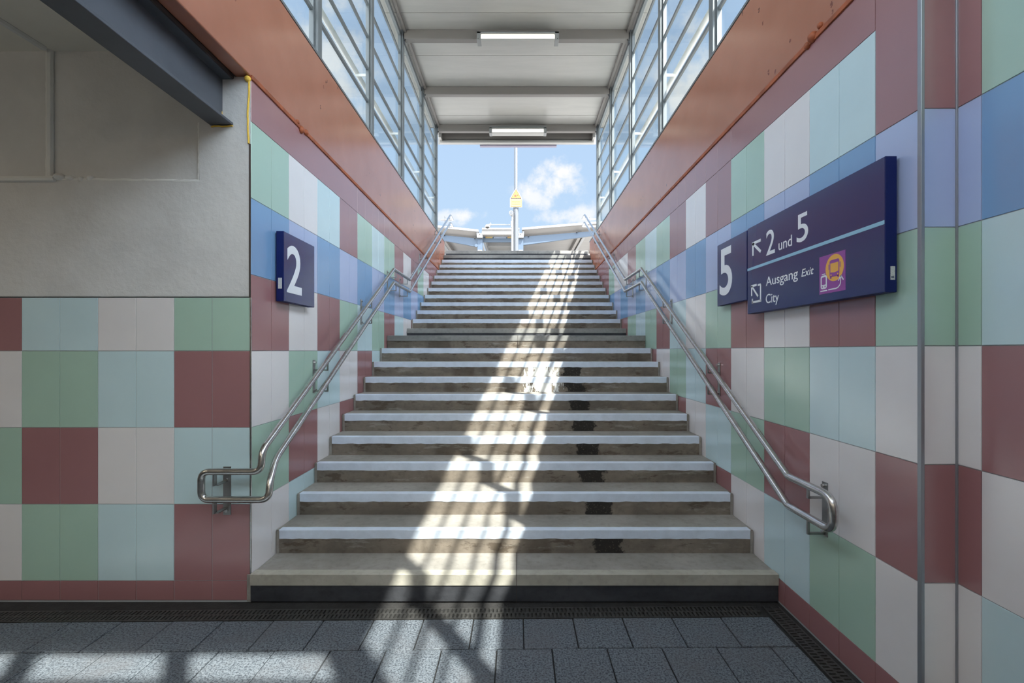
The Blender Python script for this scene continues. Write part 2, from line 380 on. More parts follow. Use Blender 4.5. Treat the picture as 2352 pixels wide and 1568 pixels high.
# right side wall with the jog towards us
rowsR = [0.0, .15, .65, 1.15, 1.65, 2.15, 2.65, 3.15, 3.65]
YJ = 1.955                                                      # end of the first right wall plane
RP = {1: 'wglwrwwwwwwwwwwwwwwww', 2: 'rwrglwrwwwwwwwwwwwwww', 3: 'wlgwrlgwrwwwwwwwwwwww', 4: 'grwrgwlrglgrwrgwlrgwr', 5: 'pbpbpbpbpbpbpbpbpbpbp', 6: 'rlwgrwrglgrwwgrrrrrrr', 7: 'r'*21}
RP[5] = 'p' + 'bp'*10
def colR(i, j): return 'r' if j == 0 else RP[j][min((i+1)//2, 20)]
mb = MB(); mb.box(XR+TH, XR+.148, YJ+TH, YTOP, -.1, HB-.012)
us = [YJ+.249*k for k in range(0, 50)]; us = [u for u in us if u < YTOP-.05]+[YTOP-.02]
tile_wall(mb, lambda u, z, d: (XR+TH-d, u, z), us, rowsR, colR, HB-.016, merge=3.8, merge_c0=True)
tile_wall(mb, lambda u, z, d: (u, YJ+TH-d, z), [XR+.013, XR+.148], rowsR, lambda i, j: 'rwrwgpr'[min(j, 6)] if j else 'r', HB-.016)
struct(mb.build('wall_right', TM))
XQ = 1.848
mb = MB(); mb.box(XQ+TH, XQ+.25, -4, YJ+TH+.3, -.1, ht)
usq = [YJ-.104-.249*k for k in range(0, 24)][::-1]+[YJ]
QP = {1: 'l', 2: 'w', 3: 'r', 4: 'l', 5: 'b', 6: 'g', 7: 'g'}
def colQ(i, j):
    if j == 0: return 'r'
    if i == len(usq)-2: return 'rwrwgprr'[j]
    seq = {1: 'lwgr', 2: 'wlrg', 3: 'rgwl', 4: 'lrgw', 5: 'bpbp', 6: 'gwrl', 7: 'grwl'}[j]
    return seq[((len(usq)-3-i)//2) % 4]
tile_wall(mb, lambda u, z, d: (XQ+TH-d, u, z), usq, rowsR, colQ, ht)
struct(mb.build('wall_right_near', TM))
# walls behind the camera
mb = MB().box(-9, 2.1, -4.25, -4, -.1, ht).box(-9.25, -9, -4.25, D+.3, -.1, ht)
struct(mb.build('wall_back', plaster))
# trims
def strip(n, b0, m=trim_m, bev=.002):
    return struct(MB().box(*b0).build('trim_%d' % n, m, bevel=bev))
strip(1, (XL-.006, XL+.003, D-.004, D+.005, 0.0, 1.976), inox)
strip(2, (XL-.012, XL-.002, D-.004, D+.010, 1.976, 2.98), dark_m)
strip(3, (XR-.003, XR+.012, YJ-.006, YJ+.014, 0, HB-.01))
strip(4, (XQ-.007, XQ+.004, YJ-.007, YJ+.004, 0, HB-.01))

# ------------------------------------------------------------------ ceiling of the passage and platform slabs
mb = MB().box(-9.2, -1.86, -4.2, D+.25, 3.60, PLAT)
cl_ = struct(mb.build('ceiling', ceil_paint))
wobble_bar((-3.075, yf-.02, 3.592), (-3.29, -3.9, 3.592), .02, 5, .002).build('plaster_bead', bead_m, cl_, smooth=True)
mb = MB().box(-1.86, XQ+.25, -4.2, YB-.12, 3.60, PLAT).box(XR+.12, XQ+.25, YB-.12, YJ+.35, 3.60, PLAT)
struct(mb.build('ceiling_near', ceil_paint))
mb = MB().box(-30, -1.95, D+.25, 60, PLAT-.3, PLAT).box(-30, -9.2, -20, D+.25, PLAT-.3, PLAT).box(-30, 30, -20, -4.2, PLAT-.3, PLAT)
mb.box(1.9, 30, YJ+.35, 60, PLAT-.3, PLAT).box(XQ+.25, 30, -4.2, YJ+.35, PLAT-.3, PLAT).box(-1.95, 1.9, YTOP+.3, 60, PLAT-.3, PLAT)
struct(mb.build('floor_platform', plat_m))

# ------------------------------------------------------------------ orange edge beams
def beam(x0, x1, lab):
    t = thing('edge_beam', lab, 'beam', ((x0+x1)/2, 5, HB))
    MB().box(x0, x1, YB-.1, YE, HB, HT).build('concrete_beam', orange, t, bevel=.008)
    s = 1 if x0 < 0 else -1; xi = x1 if x0 < 0 else x0
    MB().box(xi-.02*s, xi+.010*s, D if x0 < 0 else YJ, YE-.02, HB-.020, HB+.010).build('lower_edge_lip', rust_m, t, bevel=.003)
    MB().box(xi-.07*s, xi+.004*s, YB, YE+.05, HT, HT+.022).build('sill_flashing', frame_m, t)
    return t
bl = beam(XL-.105, XL, 'orange painted concrete beam above the tiled wall on the left of the stairs')
br = beam(XR, XR+.105, 'orange painted concrete beam above the tiled wall on the right, near the blue direction sign')
# side cheeks below the beam ends, beyond the tiles
t = thing('edge_beam', 'orange cross beam closing the stair opening behind the viewer', 'beam', (0, YB, HB))
MB().box(XL, XR, YB-.1, YB, HB, HT).build('concrete_beam', orange, t, bevel=.006)
MB().box(XL, XR, YB-.05, YB+.004, HT, HT+.022).build('sill_flashing', frame_m, t)
# blobs of sealant on the edges
MB().ball((XL+.004, 3.72, HB-.02), .028, 7, sz=1.1).ball((XL+.004, 3.80, HB-.005), .024, 7).ball((XL+.004, 3.66, HB+.012), .018, 7).build('sealant_lump', rust_m, bl, smooth=True)
MB().ball((XR-.004, 2.66, HB+.006), .030, 7).ball((XR-.004, 2.71, HB-.01), .022, 7).ball((XR-.002, 2.60, HB+.03), .018, 7).build('sealant_lump', rust_m, br, smooth=True)

# ------------------------------------------------------------------ steel I-beam at upper left
t = thing('steel_girder', 'dark grey painted steel I-beam under the orange beam, ending in the plaster wall', 'girder', (-1.937, 1, 3.10))
MB().box(-2.01, -1.86, -3.9, D+.02, 3.10, 3.118).build('flange', steel_dark, t, bevel=.003)
MB().box(-2.01, -1.86, -3.9, D+.02, 3.40, 3.418).build('flange', steel_dark, t, bevel=.003)
MB().box(-1.944, -1.930, -3.9, D+.02, 3.118, 3.40).build('web', steel_dark, t)
MB().box(-2.0, -1.88, -3.9, D+.02, 3.42, 3.59).box(-1.86, -1.849, -3.9, D-.01, 3.398, 3.42).build('bearing_strip', dark_m, t)

# ------------------------------------------------------------------ stairs
st = thing('staircase', 'wide concrete staircase with white painted nosings rising between the tiled walls', 'stairs', (0, D, 0))
rb = random.Random(3)
for i, (y, h) in enumerate(steps):
    k = i+1; hp = steps[i-1][1] if i else 0; y1 = steps[i+1][0]+.04 if i < 23 else y+.6
    x0, x1 = XL+.004, XR-.004
    special = k in (1, 11, 12, 23, 24)
    mb = MB()
    yy0 = y if k > 1 else y-.012
    vs = [(x0, yy0, hp-.04 if i else 0), (x1, yy0, hp-.04 if i else 0), (x1, yy0, h), (x0, yy0, h), (x0, y1, hp-.04 if i else 0), (x1, y1, hp-.04 if i else 0), (x1, y1, h), (x0, y1, h)]
    if k == 1: mb.box(XL-.02, x0, y-.012, y-.0015, 0, h)
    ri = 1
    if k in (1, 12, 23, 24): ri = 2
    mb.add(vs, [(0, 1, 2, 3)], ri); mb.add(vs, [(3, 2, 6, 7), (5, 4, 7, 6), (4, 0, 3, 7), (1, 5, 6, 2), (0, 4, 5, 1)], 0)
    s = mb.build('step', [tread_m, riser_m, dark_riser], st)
    # nosing: painted band or bare concrete strip
    ins = .0 if special else .018
    m = MB(); d = .0025 if not special else .006; tw, rh = (.055, .062) if not special else (.06, .066)
    n = 70; vs = []
    xs = [x0+ins+(x1-x0-2*ins)*q/n for q in range(n+1)]
    for xx in xs:
        jt = 0 if special else rb.uniform(-.0022, .0022); jr = 0 if special else rb.uniform(-.003, .003)
        vs += [(xx, yy0-d, h-rh+jr), (xx, yy0-d, h+d-.003), (xx, yy0+.001, h+d), (xx, yy0+tw+jt, h+d)]
    fs = []
    for q in range(n):
        for e in range(3): fs.append((q*4+e, q*4+4+e, q*4+5+e, q*4+1+e))
    m.add(vs, fs)
    nb = m.build('nosing_strip' if special else 'nosing_band', (strip_m if k == 1 else strip_shaded) if special else band_m, s)
    if special: nb['label'] = 'bare concrete nosing strip'
    # mortar edges beside the riser
    if not special:
        MB().box(x0, x0+.02, y-.006, y+.02, hp, h-.004).build('side_mortar', tread_m, s); MB().box(x1-.02, x1, y-.006, y+.02, hp, h-.004).build('side_mortar', tread_m, s)
# thin centre joint in some steps
for k in (1, 11, 24):
    y, h = steps[k-1]; yq = y-.02 if k == 1 else y-.008; hp = steps[k-2][1] if k > 1 else 0
    xj = {1: -.01, 11: -.005, 24: -.02}[k]
    cj = MB(); cj.box(xj-.0015, xj+.0015, yq, yq+.012, hp, h+.007); cj.box(xj-.0015, xj+.0015, yq, steps[k][0] if k < 24 else y+.2, h-.002, h+.0068 if k == 1 else h+.001); cj.build('joint', dark_m, st)


# ------------------------------------------------------------------ floor: pavers, drains
def edge_y(x): return 2.845+.013*(x-1.5)
mb = MB(); mb.box(-9, XQ+.1, -4, D+.1, -.12, -.012)            # mortar bed
fl = mb
XE = 1.547
rng = random.Random(5)
rows_y = [2.845, 2.560, 2.235, 1.91, 1.585, 1.26, .935]; y = .61
while y > -4: rows_y.append(y); y -= .325
pm = MB()
for r in range(len(rows_y)-1):
    y1, y0 = rows_y[r], rows_y[r+1]
    off = (.333, .487)[r % 2] - .3015*30
    x = off; g = .0035
    while x < XE:
        xa, xb = max(x, -9), min(x+.3015, XE)
        if xb-xa > .03 and xb > -9:
            sk = lambda xx, yy: yy+.013*(xx-1.5)
            dz = rng.uniform(-.0012, .0012)
            pts = [(xa+g, sk(xa, y0)+g), (xb-g, sk(xb, y0)+g), (xb-g, sk(xb, y1)-g), (xa+g, sk(xa, y1)-g)]
            vb = [(px, py, -.02) for px, py in pts]; c = .003
            cx, cy = (xa+xb)/2, (sk(xa, y0)+sk(xb, y1))/2
            v1 = [(px, py, dz-.003) for px, py in pts]; v2 = [(px+(c if px < cx else -c), py+(c if py < cy else -c), dz) for px, py in pts]
            pm.add(vb+v1+v2, [(8, 9, 10, 11)]+[(q, (q+1) % 4, 4+(q+1) % 4, 4+q) for q in range(4)]+[(4+q, 4+(q+1) % 4, 8+(q+1) % 4, 8+q) for q in range(4)], 1)
        x += .3015
n0 = len(fl.v); fl.v += pm.v; fl.f += [tuple(i+n0 for i in f) for f in pm.f]; fl.m += pm.m
struct(fl.build('floor', [gutter_m, paver]))

def grate(A, U, V, length, width, label):
    """A origin, U along, V across; slanted slots between three rails"""
    A, U, V = Vector(A), Vector(U).normalized(), Vector(V).normalized()
    g = thing('drain_grate', label, 'drain', A)
    P = lambda u, v, z: A+U*u+V*v+Vector((0, 0, z))
    m = MB()
    def slab(u0, u1, v0, v1, z0=-.011, z1=0, sk=0):
        pts = [P(u0, v0, z0), P(u1, v0, z0), P(u1+sk, v1, z0), P(u0+sk, v1, z0)]; m.prism(pts, (0, 0, z1-z0))
    slab(0, length, 0, .010); slab(0, length, width-.010, width); slab(0, length, width/2-.006, width/2+.006)
    m.build('frame_rails', grate_m, g)
    pitch = .0256; n = int(length/pitch)
    m = MB(); hw = (width-.020-.012)/2
    for i in range(n):
        for j in range(2):
            v0 = .010+j*(hw+.012); u0 = i*pitch+(.012 if j else 0)
            slab(u0, u0+.0146, v0, v0+hw)
    m.build('slot_bars', grate_m, g)
    MB().prism([P(0, 0, -.0115), P(length, 0, -.0115), P(length, width, -.0115), P(0, width, -.0115)], (0, 0, .0008)).build('channel', black_m, g)
    return g
U = Vector((1, .013, 0)).normalized()
a = Vector((-6, edge_y(-6)+.004, 0)); V = Vector((-.013, 1, 0))
grate(a, U, V, 7.52, .118, 'black cast iron drain grate running along the foot of the stairs')
grate((XE+.012, -3.9, 0), (0, 1, 0), (1, 0, 0), 6.86, .104, 'black cast iron drain grate running towards us along the right tiled wall')

# ------------------------------------------------------------------ glazed bays
ys = [YB+.03]+POSTS
win = 1
BZ = [HT+.022+.385*k for k in range(1, 6)]
side_name = {-1: 'left', 1: 'right'}
ordn = ['nearest', 'second', 'third', 'fourth', 'fifth', 'sixth', 'seventh', 'eighth', 'farthest']
for s, xg in ((-1, XL-.055), (1, XR+.055)):
    vis = 0
    for i in range(len(ys)-1):
        y0, y1 = ys[i]+.03, ys[i+1]-.03
        t = bpy.data.objects.new('window_%d' % win, None); C.objects.link(t); t.location = (xg, y0, HT); t['kind'] = 'structure'; win += 1
        MB().box(xg+.006*s, xg+.012*s, y0+.01, y1-.01, HT+.03, HR-.06).build('glass', glass, t)
        m = MB(); fw = .035
        m.box(xg-.02, xg+.02, y0, y0+fw, HT+.022, HR-.03).box(xg-.02, xg+.02, y1-fw, y1, HT+.022, HR-.03)
        m.box(xg-.02, xg+.02, y0, y1, HT+.022, HT+.045).box(xg-.02, xg+.02, y0, y1, HR-.10, HR-.03)
        m.build('window_frame', frame_m, t)
        for z in BZ: MB().box(xg-.012, xg+.012, y0+fw, y1-fw, z-.017, z+.017).build('glazing_bar', frame_m, t)
    for i, y in enumerate(ys):
        w_ = .085
        lab = 'grey steel window post on the %s glazed side' % side_name[s]
        nm = {4: 'nearest to us in view', 5: 'second in view from the front', 6: 'third in view, at the first ceiling lamp', 7: 'at the middle roof beam', 8: 'last one, beside the stair exit'}
        lab = ('grey steel post of the %s glazing, %s' % (side_name[s], nm[i])) if i in nm else 'grey steel post of the glazing above and behind the viewer'
        xp = xg-.018*s
        p = thing('window_post', lab, 'post', (xp, y, HT+.02), 'posts of the %s glazing' % side_name[s] if i in nm else 'posts behind the viewer')
        MB().box(xp-.033, xp+.033, y-w_/2, y+w_/2, HT+.022, HR).build('upright', frame_m, p, bevel=.006)
        if i in nm: MB().box(xp-.034*s*1.0, xp-.046*s, y-.03, y+.03, HR-.19, HR-.13).build('cleat', steel_dark, p)
# back glazing
t = bpy.data.objects.new('window_%d' % win, None); C.objects.link(t); t.location = (0, YB, HT); t['kind'] = 'structure'
MB().box(XL, XR, YB-.012, YB-.006, HT+.03, HR-.06).build('glass', glass, t)
m = MB().box(XL, XR, YB-.02, YB+.02, HT+.022, HT+.05).box(XL, XR, YB-.02, YB+.02, HR-.10, HR-.03)
for x in (-1.70, -.86, -.03, .78, 1.64): m.box(x-.055, x+.055, YB-.03, YB+.03, HT+.02, HR-.03)
m.build('window_frame', frame_m, t)
for z in BZ: MB().box(XL, XR, YB-.016, YB+.016, z-.014, z+.014).build('glazing_bar', frame_m, t)

# roof
mb = MB(); jy = [YB-.19, -1.05, -.08, .89, 1.86, 2.83, 3.80, 4.77, 5.74, 6.71, 7.68, 8.66, 9.63, 10.16]
for a, b in zip(jy[:-1], jy[1:]): mb.box(XL-.21, XR+.21, a+.005, b-.005, HR, HR+.007)
mb.box(XL-.215, XR+.215, YB-.20, 10.2, HR+.008, HR+.12, 1)
struct(mb.build('ceiling_canopy', [roof_m, dark_m]))
for s, x in ((-1, XL+.004), (1, XR-.004)):
    t = tag(MB().box(x-.045*s, x-.001*s, YB, 10.16, HR-.05, HR-.001).build('eaves_rail', beam_m, bevel=.004), 'grey steel rail along the top of the %s glazing' % side_name[s], 'rail')
for y, lab in ((1.1, None), (4.1, None), (5.6, None), (7.1, 'grey roof cross beam above the nearest ceiling lamp'), (8.62, 'grey roof cross beam without a lamp, between the two lamps'), (10.06, 'grey roof cross beam holding the far ceiling lamp')):
    xa, xb = XL+.012, XR-.012
    t = thing('roof_beam', lab or 'grey roof cross beam overhead, nearer than the first ceiling lamp', 'beam', (0, y, HR-.15), 'roof cross beams' if lab else 'roof beams overhead')
    MB().box(xa, xb, y-.05, y+.05, HR-.15, HR-.002).build('beam_tube', beam_m, t, bevel=.008)
    for q in (xa+.012, xb-.012):
        for z in (HR-.165, HR+.0-.012): MB().ball((q, y-.055, z), .016, 6).build('end_bolt', black_m, t)
# front fascia of the canopy
t = thing('roof_fascia', 'grey boxed roof edge over the stair exit', 'roof edge', (0, 10.4, 6.28))
MB().box(XL+.02, XR-.02, 10.36, 10.42, 6.36, 6.50).build('edge_channel', beam_m, t, bevel=.004)
MB().box(XL-.05, XR+.05, 10.42, 10.46, 6.27, 6.62).build('fascia_board', roof_m, t)
MB().box(XL+.02, XR-.02, 10.18, 10.45, 6.50, 6.53).box(XL+.0, XL+.05, 10.16, 10.42, 6.30, 6.52).box(XR-.05, XR, 10.16, 10.42, 6.30, 6.52).box(XL, XR, 10.34, 10.44, 6.262, 6.30).build('soffit_frame', roof_m, t)
tag(MB().box(-.86, .87, 10.47, 10.55, 6.245, 6.9).build('fascia_sign_panel', mat('mauve_grey_panel', (.30, .27, .36), .5)), 'thin mauve-grey panel hung outside the roof edge above the exit', 'sign')

# lamps
def lamp(y, lab):
    t = thing('ceiling_lamp', lab, 'ceiling lamp', (-.005, y, 6.22), 'ceiling lamps on the roof beams')
    x0, x1 = -.615, .607; z0, z1 = 6.25, 6.375; ya, yb = y-.20, y-.045
    MB().box(x0, x1, yb-.02, yb, z0+.03, z1+.10).box(x0, x1, ya, yb, z1-.012, z1).box(x0, x0+.06, ya, yb, z0, z1).box(x1-.06, x1, ya, yb, z0, z1).box(x0, x1, ya, ya+.008, z1-.03, z1).build('housing', lamp_h, t, bevel=.004)
    MB().box(x0+.06, x1-.06, ya+.012, yb-.03, z0+.028, z1-.03).build('tube_diffuser', lampglow, t, bevel=.01)
    MB().box(x0+.06, x1-.06, ya, yb-.02, z0, z0+.016).build('cover_strip', roof_m, t)
    for x in (x0+.02, x1-.02): MB().cyl((x, ya-.001, z0+.02), (x, ya-.004, z0+.02), .006, n=8).build('screw', black_m, t)
lamp(7.1, 'long lit ceiling lamp on the nearer roof beam, larger of the two')
lamp(10.06, 'lit ceiling lamp on the far roof beam above the exit, smaller of the two')

# unseen fill lamps added to brighten the passage (behind and left of the viewer)
pl_g = mat('added_fill_glow', (.9, .85, .75), .4, emit=(1, .90, .74), es=12.5)
for xx, yy in ((-3.2, -1.2), (-5.6, .6), (-.2, -2.6)):
    t = thing('added_fill_lamp', 'long fill lamp added to the underpass, outside the picture', 'ceiling lamp', (xx, yy, 3.5), 'added underpass fill lamps')
    MB().box(xx-.75, xx+.75, yy-.03, yy+.03, 3.32, 3.35).box(xx-.5, xx-.49, yy-.005, yy+.005, 3.35, 3.6).box(xx+.49, xx+.5, yy-.005, yy+.005, 3.35, 3.6).build('housing', lamp_h, t, bevel=.004)
    MB().box(xx-.72, xx+.72, yy-.075, yy+.075, 3.25, 3.319).build('diffuser', pl_g, t, bevel=.01)

# ------------------------------------------------------------------ handrails
def bracket(t, wall_x, rail_x, y, zu, zl, s, front=False):
    """steel plate on the wall carrying an arm under each rail; returns nothing"""
    m = MB(); m.box(wall_x, wall_x+.006*-s, y-.022, y+.022, zl-.10, zu+.0)
    p = m.build('bracket_plate', inox_d, t, bevel=.001)
    for z in (zu, zl):
        a = MB(); a.bar((wall_x-.004*s, y, z-.085), (rail_x, y, z-.085), .012, .012).bar((rail_x, y, z-.09), (rail_x, y, z-.018), .012, .012, (0, 1, 0)); a.build('arm', inox_d, t)
    for z in (zu-.02, zl-.075): MB().cyl((wall_x-.005*s, y, z), (wall_x-.022*s, y, z), .009, n=10).build('bolt', inox, p)
def rail_side(s, wall_x, rx, pts, base, lab):
    t = thing('handrail', lab, 'handrail', (rx, base, 0))
    return t
RR = .0215
# left
rl = -1.625; tl = thing('handrail', 'double stainless steel handrail on the left wall, its end looped round the corner', 'handrail', (rl, D, .8))
DH = .178
up = [(-1.93, 11.62, 4.90), (rl, 11.62, 4.90), (rl, 11.14, 4.885), (rl, 6.96, 2.692), (rl, 6.06, 2.692), (rl, 3.035, 1.045), (rl+.004, 2.93, .985), (rl+.002, 2.93, .866), (-2.0, 2.93, .866), (-2.0, 2.93, .69), (rl+.05, 2.93, .69), (rl+.045, 2.975, .82)]
yl = 3.035; lo = [(rl, 6.06, 2.692-DH), (rl, 6.96, 2.692-DH), (rl, 11.14, 4.885-DH), (rl, 11.62, 4.90-DH), (-1.93, 11.62, 4.90-DH)]
MB().tube(up[:5]+[(rl, 3.17, 1.045+.135*.5445)], RR, fil=[0, .05, .08, .01, .01, 0]).build('upper_rail', inox, tl, smooth=True)
MB().tube([(rl, 3.17, 1.045+.135*.5445), (rl, 2.945, .996), (rl+.002, 2.93, .866), up[8], up[9], up[10], (rl+.045, 2.955, .80), (rl+.01, 3.09, 1.045+.055*.544-DH+.012), (rl, 6.06, 2.692-DH)], RR, fil=[0, .06, .055, .055, .055, .09, .07, .06, 0]).build('end_loop', inox, tl, smooth=True)
MB().tube(lo, RR, fil=[0, .01, .08, .05, 0]).build('lower_rail', inox, tl, smooth=True)
zu = lambda y: 1.045+(y-3.035)*.5445 if y < 6.06 else (2.692 if y < 6.96 else 2.692+(y-6.96)*.5246)
for y in (3.96, 5.15, 6.18, 6.82, 8.2, 9.75, 11.0): bracket(tl, XL, rl, y, zu(y), zu(y)-DH, -1)
# front-face bracket of the left rail
m = MB().box(-1.922, -1.872, D-.006, D, .56, .875); p = m.build('bracket_plate', inox_d, tl, bevel=.001)
for z in (.59, .79): MB().cyl((-1.895, D-.004, z), (-1.895, D-.02, z), .010, n=10).build('bolt', inox, p)
for z in (.866, .69): MB().bar((-1.905, D-.004, z-.085), (-1.905, 2.93, z-.085), .03, .006).bar((-1.915, 2.93, z-.088), (-1.915, 2.93, z-.018), .03, .008, (1, 0, 0)).build('arm', inox_d, tl)
# right
rr = 1.60; tr = thing('handrail', 'double stainless steel handrail on the right wall below the blue signs', 'handrail', (rr, 2.4, .8))
MB().tube([(1.93, 11.55, 4.90), (rr, 11.55, 4.90), (rr, 11.15, 4.895), (rr, 6.93, 2.692), (rr, 6.02, 2.692), (rr, 2.745, .886), (rr, 2.355, .886), (rr, 2.355, .712), (rr, 2.75, .712), (rr, 2.86, .775)], RR, fil=[0, .05, .08, .01, .01, .02, .085, .065, .02, 0]).build('upper_rail', inox, tr, smooth=True)
MB().tube([(rr, 2.86, .775), (rr, 6.02, 2.692-DH), (rr, 6.93, 2.692-DH), (rr, 11.15, 4.895-DH), (rr, 11.55, 4.90-DH), (1.93, 11.55, 4.90-DH)], RR, fil=[0, .01, .01, .08, .05, 0]).build('lower_rail', inox, tr, smooth=True)
zr = lambda y: (.886 if y < 2.745 else .886+(y-2.745)*.5515) if y < 6.02 else (2.692 if y < 6.93 else 2.692+(y-6.93)*.522)
for y in (2.56, 3.91, 5.12, 6.13, 6.85, 8.15, 9.7, 11.0): bracket(tr, XR, rr, y, zr(y)+(.0 if y > 3 else .02), zr(y)-DH, 1)

# ------------------------------------------------------------------ lettering helpers
def text_obj(name, body, P, box, mat_, parent, shear=0, th=.0015, weight=0.0):
    """text fitted into box=(u0,v0,u1,v1) of a face; P(u,v,d) -> point"""
    cu = bpy.data.curves.new(name, 'FONT'); cu.body = body; cu.size = 1; cu.shear = shear; cu.offset = weight; cu.resolution_u = 6
    tmp = bpy.data.objects.new(name, cu); C.objects.link(tmp); bpy.context.view_layer.update()
    me = bpy.data.meshes.new_from_object(tmp.evaluated_get(bpy.context.evaluated_depsgraph_get()))
    bpy.data.objects.remove(tmp)
    xs = [v.co.x for v in me.vertices]; yv = [v.co.y for v in me.vertices]
    a, b, c, d = min(xs), max(xs), min(yv), max(yv); u0, v0, u1, v1 = box
    for v in me.vertices:
        uu = u0+(v.co.x-a)/(b-a)*(u1-u0); vv = v0+(v.co.y-c)/(d-c)*(v1-v0); v.co = P(uu, vv, th)
    me.materials.clear(); me.materials.append(mat_)
    for p_ in me.polygons: p_.use_smooth = False
    o = bpy.data.objects.new(name, me); C.objects.link(o); o.parent = parent; o.matrix_parent_inverse = parent.matrix_basis.inverted()
    sm = o.modifiers.new('solid', 'SOLIDIFY'); sm.thickness = .001; sm.offset = 0
    return o
def stroke_poly(pts, w):
    """2-D polyline -> list of quads"""
    out = []
    for a, b in zip(pts[:-1], pts[1:]):
        a = Vector(a); b = Vector(b); d = (b-a).normalized(); n = Vector((-d.y, d.x))*w/2
        out.append([a+n-d*w*.12, b+n+d*w*.12, b-n+d*w*.12, a-n-d*w*.12])
    return out
def flat(name, polys, P, mat_, parent, d=.0015, th=.0008):
    m = MB()
    for pl in polys:
        base_ = [Vector(P(q[0], q[1], d)) for q in pl]; off = Vector(P(0, 0, th))-Vector(P(0, 0, 0)); m.prism(base_, off)
    return m.build(name, mat_, parent)
def ell(cx, cy, rx, ry, n=40): return [(cx+rx*math.cos(2*math.pi*i/n), cy+ry*math.sin(2*math.pi*i/n)) for i in range(n)]
def rrect(x0, y0, x1, y1, r, n=6):
    pts = []
    for cx, cy, a0 in ((x1-r, y1-r, 0), (x0+r, y1-r, 90), (x0+r, y0+r, 180), (x1-r, y0+r, 270)):
        for k in range(n+1):
            a = math.radians(a0+90*k/n); pts.append((cx+r*math.cos(a), cy+r*math.sin(a)))
    return pts

# ------------------------------------------------------------------ signs on the right wall
XF = 1.632; yN, yFar = 2.062, 3.300; zB, zT = 1.889, 2.495
sg = thing('direction_sign', 'large navy wall sign with arrows, 2 und 5 and Ausgang Exit City', 'sign', (XR, 2.7, zB))
MB().box(XF, XR-.012, yN, yFar, zB, zT).build('sign_box', navy, sg, bevel=.003)
P5 = lambda u, v, d: (XF-d, yFar-u, zB+v)
flat('sign_face', [[(.003, .003), (yFar-yN-.003, .003), (yFar-yN-.003, zT-zB-.003), (.003, zT-zB-.003)]], P5, navy_f, sg, .0002, .0008)
def UV(zx, zy):                       # zoomed photograph pixel -> face coordinates
    px = 1620+zx/3.92; py = 340+zy/3.92; z = F*XF/(px-1190); return (yFar-z, EYE+(805-py)*z/F-zB)
def BX(x0, x1, yb_l, yt_l, yb_r=None, yt_r=None):
    a = UV(x0, yb_l); b = UV(x1, yt_r if yt_r is not None else yt_l); return a, b
def box4(x0, x1, ytl, ybl):           # left edge x, right edge x, top and bottom at the left edge
    u0, v1 = UV(x0, ytl); _, v0 = UV(x0, ybl); u1, _ = UV(x1, ytl); return (u0, v0, u1, v1)
wl = letter
text_obj('lettering', '2', P5, box4(550, 628, 752, 970), wl, sg, weight=.004)
text_obj('lettering', 'und', P5, (UV(662, 0)[0], UV(664, 922)[1], UV(782, 0)[0], UV(782, 777)[1]), wl, sg, weight=.003)
text_obj('lettering', '5', P5, (UV(825, 0)[0], UV(850, 850)[1], UV(928, 0)[0], UV(920, 565)[1]), wl, sg, weight=.004)
text_obj('lettering', 'Ausgang', P5, (UV(548, 0)[0], UV(805, 1205)[1], UV(835, 0)[0], UV(572, 1157)[1]), wl, sg, weight=.003)
text_obj('lettering', 'Exit', P5, (UV(868, 0)[0], UV(870, 1160)[1], UV(978, 0)[0], UV(870, 1092)[1]), wl, sg, shear=.22, weight=.003)
text_obj('lettering', 'City', P5, (UV(547, 0)[0], UV(640, 1410)[1], UV(665, 0)[0], UV(560, 1315)[1]), wl, sg, weight=.003)
# arrow pointing up left
def arrow_ul(u0, v0, u1, v1, w):
    return stroke_poly([(u0+w/2, v0), (u0+w/2, v1-w/2)], w)+stroke_poly([(u0, v1-w/2), (u1, v1-w/2)], w)+stroke_poly([(u0+w*.6, v1-w*.6), (u1, v0+w*.4)], w*1.05)
b_ = box4(425, 500, 850, 970); flat('arrow', arrow_ul(b_[0], b_[1], b_[2], b_[3], .019), P5, wl, sg)
# exit symbol: arrow leaving a bracket
x0, y0 = UV(415, 1392)[0], UV(430, 1397)[1]; x1 = UV(505, 0)[0]; y1 = UV(415, 1235)[1]; w_ = .0145
hh = y1-y0; ww = x1-x0
flat('exit_symbol', stroke_poly([(x0+w_/2, y0+hh*.42), (x0+w_/2, y1-w_/2)], w_)+stroke_poly([(x0, y1-w_/2), (x0+ww*.55, y1-w_/2)], w_)+stroke_poly([(x0+w_*.6, y1-w_*.6), (x0+ww*.68, y0+hh*.33)], w_)
     + stroke_poly([(x0+ww*.68, y1-w_/2-.004), (x1-w_/2, y1-w_/2-.004)], w_*.9)+stroke_poly([(x1-w_/2, y1-w_), (x1-w_/2, y0+w_/2)], w_)+stroke_poly([(x1, y0+w_/2), (x0+w_*.9, y0+w_/2)], w_)+stroke_poly([(x0+w_*1.2, y0), (x0+w_*1.2, y0+hh*.24)], w_), P5, wl, sg)
vS = UV(1000, 905)[1]; vS = .313
flat('dividing_line', [[(.001, vS-.009), (yFar-yN-.003, vS-.009), (yFar-yN-.003, vS+.009), (.001, vS+.009)]], P5, stripe_m, sg)
